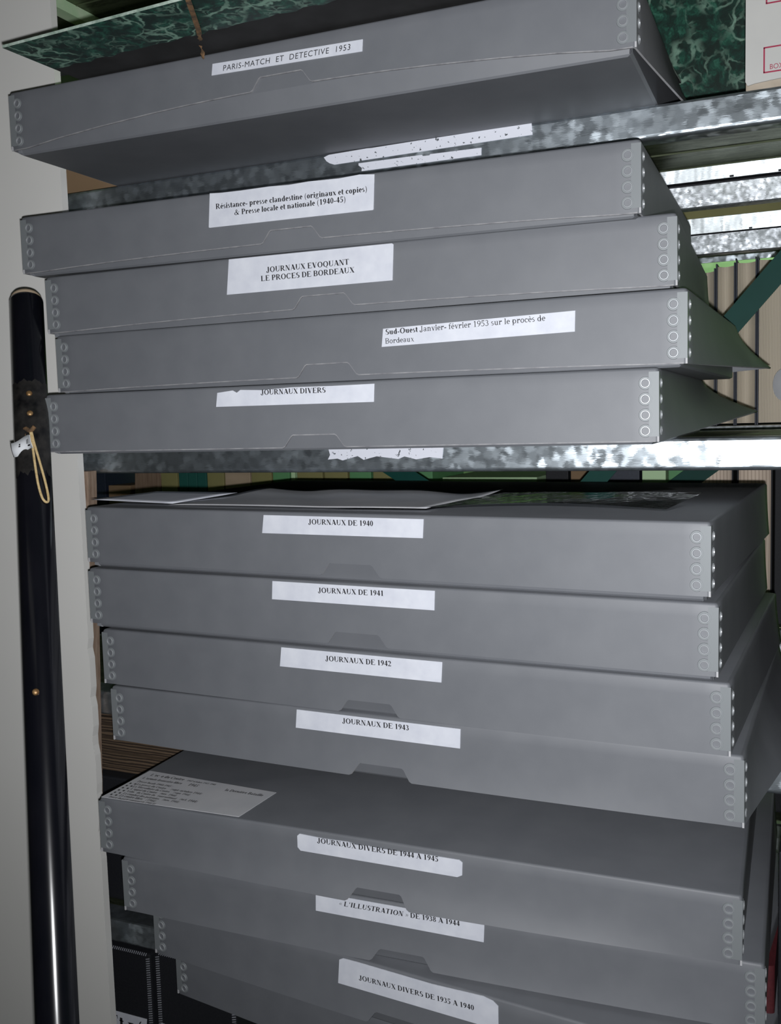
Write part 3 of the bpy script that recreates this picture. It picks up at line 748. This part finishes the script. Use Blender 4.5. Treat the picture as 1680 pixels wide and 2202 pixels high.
o.rotation_euler = ro.to_euler(); o.location = Vector((-0.3635, 0.7738, -0.4089+Z0)) + ro @ Vector((0, 0, H/2+.0002))
tag(o, 'printed list on white paper lying at the left front of the 1944 to 1945 lid', 'paper')

# ------------------------------------------------------------------ black pole, its screws, cord and tag
pa, pb = Vector((-0.7616, 0.800, 0.1355)), Vector((-0.5526, 0.564, -0.4728))
dr = (pb-pa).normalized(); foot = pa+dr*((-Z0-pa.z)/dr.z)
PR = 0.0168
pole = thing('pole', tuple(foot), 'black lacquered wooden pole leaning at the left beside the box stacks', 'pole')
bm = bmesh.new(); tube(bm, [pa+dr*.0035, pa+dr*.006, pa+dr*.4, pa+dr*.8, foot], [PR*.95, PR, PR, PR, PR], 40); part('shaft', bm, 'pole', pole, True)
bm = bmesh.new(); tube(bm, [pa-dr*.0025, pa+dr*.0005, pa+dr*.0055], [PR*.78, PR*.9, PR*.9], 32); e = part('end_cap', bm, 'tan', pole, True); e['label'] = 'bare tan wooden end'
bm = bmesh.new()
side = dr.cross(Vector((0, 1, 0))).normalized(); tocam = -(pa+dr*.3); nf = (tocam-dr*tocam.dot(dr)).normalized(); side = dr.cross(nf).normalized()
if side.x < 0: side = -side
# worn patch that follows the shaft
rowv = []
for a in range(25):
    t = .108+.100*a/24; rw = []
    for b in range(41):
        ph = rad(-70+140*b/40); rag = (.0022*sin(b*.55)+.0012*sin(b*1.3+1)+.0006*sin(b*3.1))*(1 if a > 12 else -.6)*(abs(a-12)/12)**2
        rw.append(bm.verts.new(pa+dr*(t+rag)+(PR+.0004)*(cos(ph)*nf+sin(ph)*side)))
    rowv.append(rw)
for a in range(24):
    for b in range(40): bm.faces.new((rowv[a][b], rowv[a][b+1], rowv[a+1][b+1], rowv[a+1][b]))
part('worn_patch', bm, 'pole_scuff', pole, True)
for t in (.123, .145, .42, .735):
    bm = bmesh.new(); c = pa+dr*t+PR*nf-side*(.001 if t < .4 else .006 if t < .6 else .004)
    tube(bm, [c-nf*.004, c+nf*.0006, c+nf*.0014, c+nf*.0018], [.0030, .0030, .0024, .0010], 14)
    part('screw', bm, 'brass', pole, True)
def on_pole(t, ss=0.0, out=0.0): return pa+dr*t+(sqrt(max(PR**2-ss**2, 0))+out)*nf+side*ss
cord = thing('cord_loop', tuple(on_pole(.168)), 'small tan cord loop hanging from the black pole', 'cord')
h0 = on_pole(.165, -.0015, .002); pts = []
bot = h0+Vector((.0140, -.004, -.0680))
def strand(f, off): return on_pole(.165+.074*f, -.0015+.0112*f+off, .0017)
L1 = [strand(0, 0), strand(.2, -.0008), strand(.45, -.0022), strand(.75, -.0034), strand(.94, -.0026), strand(1.0, .0002), strand(.95, .0032), strand(.75, .0036), strand(.45, .0024), strand(.2, .0012), strand(0, .001)]
def smooth(P, n=4):
    out = []
    for i in range(len(P)-1):
        p0 = Vector(P[max(i-1, 0)]); p1 = Vector(P[i]); p2 = Vector(P[i+1]); p3 = Vector(P[min(i+2, len(P)-1)])
        for k in range(n):
            t = k/n
            out.append(0.5*((2*p1)+(p2-p0)*t+(2*p0-5*p1+4*p2-p3)*t*t+(3*p1-p0-3*p2+p3)*t**3))
    out.append(Vector(P[-1])); return out
bm = bmesh.new(); tube(bm, smooth(L1), .00125, 8); part('loop', bm, 'rope', cord, True)
bm = bmesh.new(); tube(bm, smooth([h0+Vector((.004, .002, .004)), h0, h0+Vector((-.007, .001, .002)), h0+Vector((-.010, .002, -.006)), h0+Vector((-.003, -.001, -.004))]), .0022, 8)
kn = part('knot', bm, 'ribbon', cord, True); kn['label'] = 'rust-brown knot'
tagthing = thing('paper_tag', tuple(h0+Vector((0, -.007, -.012))), 'small curled white tag on the cord loop of the black pole', 'tag')
tp = h0+Vector((.0075, -.0075, -.0040)); bm = bmesh.new(); rowv = []
for a in range(15):
    s = a/14
    c = tp+Vector((-.0235*s, .0022*sin(s*5.5)-.001, -.0070*s+.0016*sin(s*6)))
    dv = Vector((.0035, -.0005, -.0125-.001*s))
    rowv.append((bm.verts.new(c), bm.verts.new(c+dv*.5+Vector((0, -.0008, 0))), bm.verts.new(c+dv)))
for a in range(14):
    for k in range(2): bm.faces.new((rowv[a][k], rowv[a+1][k], rowv[a+1][k+1], rowv[a][k+1]))
tg = part('tag_strip', bm, 'tag', tagthing, True); solid(tg, .0003)
bm = bmesh.new()
for dx, dz, w, hh in ((-.0005, -.004, .0008, .004), (-.002, -.0045, .0008, .0035), (-.0005, -.0092, .003, .0009), (-.0115, -.0085, .0018, .0008), (-.0120, -.0103, .0022, .0008)):
    c = tp+Vector((dx, -.0042, dz)); quad(bm, c, c+Vector((w, 0, .0006)), c+Vector((w, 0, -hh)), c+Vector((0, 0, -hh-.0006)))
part('ink_mark', bm, 'ink', tagthing)

# ------------------------------------------------------------------ green marbled portfolios
pyaw = rad(-2.4)
pf = thing('portfolio', (-0.40, 0.88, 0.3372), 'green marbled portfolio with black cloth lying on the PARIS-MATCH box', 'portfolio', 'green marbled portfolios', (0, 0, pyaw))
PW, PD = 0.535, 0.42
bm = bmesh.new()
x0, x1, y0 = -0.264, 0.252, -0.195
ragged = [(x0+(x1-x0)*k/60, y0+.0625+.0016*sin(k*1.7)+.0012*sin(k*4.1)+random.uniform(-.0006, .0006)) for k in range(61)]
low = [(x0, y0, 0), (x1, y0, 0)]
vs = [bm.verts.new((x0, y0, 0)), bm.verts.new((x1, y0, 0))]+[bm.verts.new((x, y, 0)) for x, y in ragged[::-1]]
bm.faces.new(vs).material_index = 0
vs = [bm.verts.new((x, y, 0)) for x, y in ragged]+[bm.verts.new((x1, y0+PD, 0)), bm.verts.new((x0, y0+PD, 0))]
bm.faces.new(vs).material_index = 1
tz = .0024
for a, b in (((x0, y0), (x1, y0)), ((x1, y0), (x1, y0+PD)), ((x1, y0+PD), (x0, y0+PD)), ((x0, y0+PD), (x0, y0))):
    quad(bm, (*a, 0), (*b, 0), (*b, tz), (*a, tz), 2)
quad(bm, (x0, y0, tz), (x1, y0, tz), (x1, y0+PD, tz), (x0, y0+PD, tz), 0)
link('lower_board', bm, ['marble', 'worn_cloth', 'worn_edge'], pf)
bm = bmesh.new(); box(bm, x0+.030, x1-.020, y0+.040, y0+PD-.004, tz+.0002, .0105); link('paper_content', bm, 'tan', pf)
bm = bmesh.new(); box(bm, x0+.016, x1-.010, y0+.026, y0+PD, .0107, .0135, bev=.0006); link('upper_board', bm, 'marble', pf)
bm = bmesh.new(); rb = []
W2P = Matrix.Rotation(-pyaw, 3, 'Z')
P = [W2P @ (Vector(p)-Vector((-0.40, 0.88, 0.3372))) for p in ((-.4672, .6865, .3405), (-.468, .6890, .3364), (-.4855, .7236, .3362), (-.4955, .7428, .3360), (-.5020, .7540, .3345), (-.5090, .7650, .3375), (-.5165, .7745, .3420), (-.5160, .7745, .3385), (-.5142, .7750, .3310), (-.5136, .7752, .3262))]
sm = smooth([Vector(p) for p in P], 5)
for k, p in enumerate(sm):
    tw = 0.0 if k < 18 else (k-18)*.42
    w = .0026 if k < 18 else .0019+.0007*sin(k*1.3)
    dv = Vector((cos(tw), sin(tw)*.8, 0))*w
    rb.append((bm.verts.new(p-dv), bm.verts.new(p+dv)))
for a, b in zip(rb, rb[1:]): bm.faces.new((a[0], a[1], b[1], b[0]))
rbn = link('tie_ribbon', bm, 'ribbon', pf); solid(rbn, .0005); rbn['label'] = 'twisted rust-brown tie ribbon'
pf2 = thing('portfolio', (-0.12, 1.175, LV[1]), 'green marbled portfolio standing upright behind the PARIS-MATCH box', 'portfolio', 'green marbled portfolios')
bm = bmesh.new(); box(bm, -.46, .20, 1.1945, 1.1968, LV[1]+.0005, .560); part('front_board', bm, 'marble_big', pf2)
bm = bmesh.new(); box(bm, -.46, .20, 1.2062, 1.2085, LV[1]+.0005, .560); part('rear_board', bm, 'marble_big', pf2)
bm = bmesh.new(); box(bm, -.46, .20, 1.1970, 1.2060, LV[1]+.0005, .300, bev=.0005); part('cloth_spine', bm, 'black_cloth', pf2)

# ------------------------------------------------------------------ white document box on the upper shelf
db = thing('document_box', (0.0, 0.945, LV[1]), 'cream document box with red printed frames reading BOX at upper right', 'box')
bm = bmesh.new(); box(bm, -.0655, .075, .947, 1.16, LV[1]+.0005, .410, bev=.0012); part('carton', bm, 'box_tan', db)
bm = bmesh.new()
fx0, fx1 = -.0648, .0745; edge = [(fx0+.001, .2800), (-.058, .2812), (-.045, .2822), (-.02, .2835), (fx1, .2850)]
slab(bm, [(x, .9448, z) for x, z in edge]+[(fx1, .9448, .410), (fx0-.0008, .9448, .410), (fx0-.0008, .9448, .2835)], (0, .0018, 0))
def line(a, b, w=.0013):
    a = Vector((a[0], .9444, a[1])); b = Vector((b[0], .9444, b[1])); d = (b-a).normalized(); n = Vector((-d.z, 0, d.x))*w/2
    quad(bm, a+n, b+n, b-n, a-n, 1)
for X0, X1, Zb, Zt in ((-.0503, .056, .2889, .3096), (-.0487, .056, .3462, .372)):
    line((X0, Zb), (X0, Zt)); line((X1, Zb), (X1, Zt)); line((X0-.0006, Zb), (X1+.0006, Zb)); line((X0-.0006, Zt), (X1+.0006, Zt))
sans(bm, 'BOX', (-.0456, .2910), (-.0345, .2910), .0042, lambda u, v: (u, .9444, v))
part('front_panel', bm, ['box_white', 'print_red'], db)

# ------------------------------------------------------------------ books and boards on the rear rack
def book(x0, x1, zb, zt, y0, label, cover='navy', pg='pages', depth=0.20, group=None, hollow=.010, ct=.0022):
    """volume standing spine away: concave fore-edge block between two projecting cover boards"""
    o = thing('book', ((x0+x1)/2, y0+depth/2, zb), label, 'book', group)
    bm = bmesh.new(); n = 10
    a0, a1 = x0+ct+.0003, x1-ct-.0003; pts = []
    for k in range(n+1):
        s = k/n; pts.append((a0+(a1-a0)*s, y0+.004+hollow*sin(pi*s)))
    pts += [(a1, y0+depth-.003), (a0, y0+depth-.003)]
    slab(bm, [(x, y, zb+.003) for x, y in pts], (0, 0, zt-zb-.007)); part('page_block', bm, pg, o)
    for xx in (x0, x1-ct):
        bm = bmesh.new(); box(bm, xx, xx+ct, y0, y0+depth, zb, zt, bev=.0005); part('cover', bm, cover, o)
    bm = bmesh.new(); box(bm, x0, x1, y0+depth-.0025, y0+depth, zb, zt); part('spine', bm, cover, o)
    return o
G = 'bound volumes standing on the rear rack'
zz = LV[2]
B1 = [(-.2085, -.1772, .2010), (-.1768, -.1485, .2070), (-.1481, -.1205, .2130), (-.1201, -.0905, .2165), (-.0900, -.0350, .2180), (-.034, .004, .225)]
nm = ['leftmost visible dark-covered volume with cream page edges, beside the middle box stack', 'dark-covered volume with cream page edges touching the tip of the Evoquant box',
 'dark-covered volume with cream page edges behind the low end of the teal brace', 'dark-covered volume with cream page edges right behind the tip of the Sud-Ouest box',
 'thickest dark-covered volume with creased page edges behind the teal brace', 'dark-covered volume at the right frame edge on the rear shelf']
for (a, b, t), l in zip(B1[:5], nm): book(a, b, zz, t, 1.556, l, group=G)
# pale curled sheet hanging in front of the thickest volume
bm = bmesh.new(); rowv = []
for a in range(17):
    th = rad(100+230*a/16); rowv.append((bm.verts.new((-.0515+.0150*cos(th), 1.535, .031+.0230*sin(th))), bm.verts.new((-.0500+.0145*cos(th), 1.553, .0305+.0225*sin(th)))))
for a, b in zip(rowv, rowv[1:]): bm.faces.new((a[0], a[1], b[1], b[0]))
bm.faces.new([r[1] for r in rowv])
o = top('curled_paper', bm, 'sheet', (-.05, 1.545, .008), True); solid(o, .0006)
tag(o, 'pale curled sheet of paper sticking out between volumes at the right edge', 'paper')
# row seen through the slit below the middle beam
z3 = LV[3]
def plain(x0, x1, zt, m_, label, cat='folder', name='folder', y0=1.562, d=.16, lean=0.0):
    bm = bmesh.new(); vs_ = box(bm, x0, x1, y0, y0+d, z3, zt, bev=.0012)
    if lean:
        for v in bm.verts: v.co.x += lean*(v.co.z-z3)
    o = top(name, bm, m_, ((x0+x1)/2, y0+d/2, z3)); return tag(o, label, cat, 'folders seen under the middle beam')
plain(-1.372, -1.312, -.070, 'navy', 'dark navy folder at the far left of the slit under the middle beam')
plain(-1.309, -1.255, -.118, 'cardboard', 'low brown cardboard folder beside the navy folder under the middle beam', lean=.02)
plain(-1.252, -1.190, -.075, 'wood_raw', 'light tan wooden board seen under the middle beam at left', 'board', 'wooden_board', lean=.06)
plain(-1.176, -1.138, -.075, 'olive', 'olive-brown folder between the tan board and the teal folders')
for k, w in enumerate(('first', 'second', 'third')):
    plain(-1.134+.0213*k, -1.1135+.0213*k, -.075, 'teal_board', w+' from the left of three teal folders under the middle beam')
plain(-1.069, -1.032, -.078, 'olive', 'olive folder right beside the teal folders under the middle beam')
plain(-1.029, -.974, -.076, 'tan', 'tan folder between the olive folder and the green folders under the middle beam')
plain(-.971, -.928, -.077, 'olive', 'olive folder right of the tan folder under the middle beam')
plain(-.925, -.890, -.077, 'green', 'green folder left of the thin bright one under the middle beam')
plain(-.887, -.879, -.072, 'pale_green', 'thin pale green folder behind the 1940 box')
for k, (a, b, m_) in enumerate(((-.874, -.822, 'olive'), (-.818, -.772, 'olive'), (-.768, -.726, 'green'), (-.722, -.652, 'olive'), (-.648, -.610, 'green'))):
    plain(a, b, -.082, m_, ('olive folder next to the thin pale green folder', 'second olive folder right of the thin pale green folder', 'dark green folder between two olive folders behind the 1940 box',
        'wide olive folder behind the centre of the 1940 box', 'green folder left of the pale green stack')[k])
st = thing('board_stack', (-.50, 1.64, z3), 'stack of pale green boards behind the middle of the 1940 box', 'boards')
for k in range(9):
    bm = bmesh.new(); zb_ = z3+.0252*k; box(bm, -.600+.004*(k % 3), -.435+.006*(k % 2)+.004*(k % 3), 1.562, 1.76, zb_, zb_+.021, bev=.001); part('board', bm, 'pale_green', st)
plain(-.412, -.375, -.082, 'black_cloth', 'black folder right of the pale green stack')
plain(-.371, -.338, -.086, 'cardboard', 'brown folder left of the teal brace under the middle beam')
plain(-.334, -.262, -.083, 'navy', 'dark navy folder behind the teal brace under the middle beam')
plain(-.258, -.222, -.080, 'pale_green', 'pale green folder left of the cream volumes under the middle beam')
plain(-.218, -.176, -.084, 'green', 'green folder touching the cream volumes under the middle beam')
book(-.1725, -.1225, z3, -.050, 1.556, 'left one of two cream-edged volumes under the blown-out end of the middle beam', 'black_cloth', 'pages_pink', group=G)
book(-.1170, -.0670, z3, -.050, 1.556, 'right one of two cream-edged volumes under the blown-out end of the middle beam', 'black_cloth', 'pages_pink', group=G)
plain(-.064, -.030, -.050, 'black_cloth', 'glossy black folder at the right frame edge beside the cream volumes')

# ------------------------------------------------------------------ things on the lower shelves
bm = bmesh.new(); box(bm, -1.02, -.70, .985, 1.185, LV[4], -.4560, bev=.003)
o = top('storage_box', bm, 'black_cloth', (-.86, 1.085, LV[4])); tag(o, 'black storage box in the dark behind the 1944 to 1945 box', 'box')
bm = bmesh.new()
zc = -.4555; k = 0
while zc < -.378:
    th = random.uniform(.0035, .0085); j = random.uniform(-.006, .006)
    box(bm, -1.01+j, -.715+j, 1.000+random.uniform(0, .012), 1.180, zc, zc+th-.0006, bev=.0006); zc += th
o = top('sheet_pile', bm, 'layers', (-.86, 1.09, -.4555)); tag(o, 'pile of brown cardboard sheets below the left end of the 1943 box', 'cardboard'); o['kind'] = 'stuff'
def slipcase(x0, x1, y0, zt, label, lab=True, txt=None):
    zb = LV[5]
    o = thing('slipcase', ((x0+x1)/2, y0+.12, zb), label, 'slipcase', 'black stitched slipcases on the bottom shelf')
    bm = bmesh.new(); box(bm, x0, x1, y0, y0+.22, zb, zt, bev=.0025); part('case', bm, 'black_cloth', o)
    bm = bmesh.new()
    for xx in (x1-.0035, x0+.0035):
        z = zb+.01
        while z < zt-.006:
            tube(bm, [(xx-.0026, y0-.0006, z), (xx+.0026, y0-.0006, z+.0016)], .0007, 6); z += .0031
    xx = x0+.006
    while xx < x1-.005:
        tube(bm, [(xx, y0-.0004, zt-.0030), (xx+.0012, y0+.0008, zt+.0004)], .0006, 6); xx += .0031
    part('stitching', bm, 'thread', o)
    if lab:
        bm = bmesh.new(); slab(bm, [(x0+.004, y0-.0008, -.7700), (x1-.010, y0-.0008, -.7700), (x1-.018, y0-.0008, -.840), (x0+.004, y0-.0008, -.840)], (0, .0006, 0))
        if txt: serif(bm, txt, (x0+.046, -.7925), (x1-.016, -.7925), lambda u, v: (u, y0-.0010, v))
        part('paper_label', bm, ['paper', 'ink'], o)
    return o
slipcase(-.9050, -.7865, .970, -.6800, 'black stitched slipcase with large lettered white label, beside the white partition', True, 'Et n\u00e9')
slipcase(-.7780, -.6580, .970, -.6740, 'black stitched slipcase right of the one with the large lettered label')
def vol(x0, x1, y0, zb, zt, m_, label):
    bm = bmesh.new(); n = 8; w = (x1-x0)/2; c = (x0+x1)/2
    pts = [(c+w*cos(pi+pi*k/n), y0+.004-.004*sin(pi*k/n)) for k in range(n+1)]+[(x1, y0+.2), (x0, y0+.2)]
    slab(bm, [(x, y, zb) for x, y in pts], (0, 0, zt-zb))
    o = top('bound_volume', bm, m_, (c, y0+.1, zb)); return tag(o, label, 'book', 'volumes right of the lowest stack')
vol(-.0470, -.0345, .925, LV[4], -.5150, 'red', 'dark red bound volume right of the lowest stack')
slip2 = thing('slipcase', (0, 1.03, LV[4]), 'plain black slipcase at the lower right corner beside the dark red volume', 'slipcase')
bm = bmesh.new(); box(bm, -.0320, .040, .928, 1.14, LV[4], -.4050, bev=.002); part('case', bm, 'black_cloth', slip2)
slip3 = thing('slipcase', (.02, 1.08, LV[3]), 'plain black slipcase at the right edge beside the 1940 to 1943 boxes', 'slipcase')
bm = bmesh.new(); box(bm, -.0290, .070, .985, 1.185, LV[3], -.0850, bev=.002); part('case', bm, 'black_cloth', slip3)
def crate(x0, x1, z, h, m_, label, y0=1.57, d=.26):
    bm = bmesh.new(); box(bm, x0, x1, y0, y0+d, z, z+h, bev=.003)
    lid_z = z+h
    box(bm, x0-.002, x1+.002, y0-.002, y0+d+.002, lid_z-.045, lid_z+.002, bev=.002)
    o = top('storage_box', bm, m_, ((x0+x1)/2, y0+d/2, z)); return tag(o, label, 'box', 'boxes on the rear rack')
crate(-1.86, -1.30, LV[1], .225, 'black_cloth', 'added black storage box darkening the rear rack behind the left end of the upper beam')  # this box and the next are added to hide the lit wall
crate(-1.28, -.62, LV[1], .225, 'black_cloth', 'added black storage box darkening the rear rack behind the PARIS-MATCH box')
crate(-.34, .30, LV[1], .200, 'olive', 'olive storage box on the rear rack above the cream-edged volumes')
crate(-1.86, -1.00, LV[4], .235, 'black_cloth', 'black storage box on the rear rack behind the left of the 1943 box')
crate(-.98, -.30, LV[4], .235, 'black_cloth', 'black storage box on the rear rack hidden behind the lowest stack')
crate(-.28, .40, LV[4], .235, 'black_cloth', 'black storage box on the rear rack behind the lower right corner')
bm = bmesh.new(); box(bm, -1.04, -.775, .99, 1.175, LV[1]+.0004, .372, bev=.002)
o = top('cardboard_box', bm, 'cardboard', (-.91, 1.08, LV[1])); tag(o, 'brown cardboard box in the shadow below the left end of the PARIS-MATCH box', 'box')
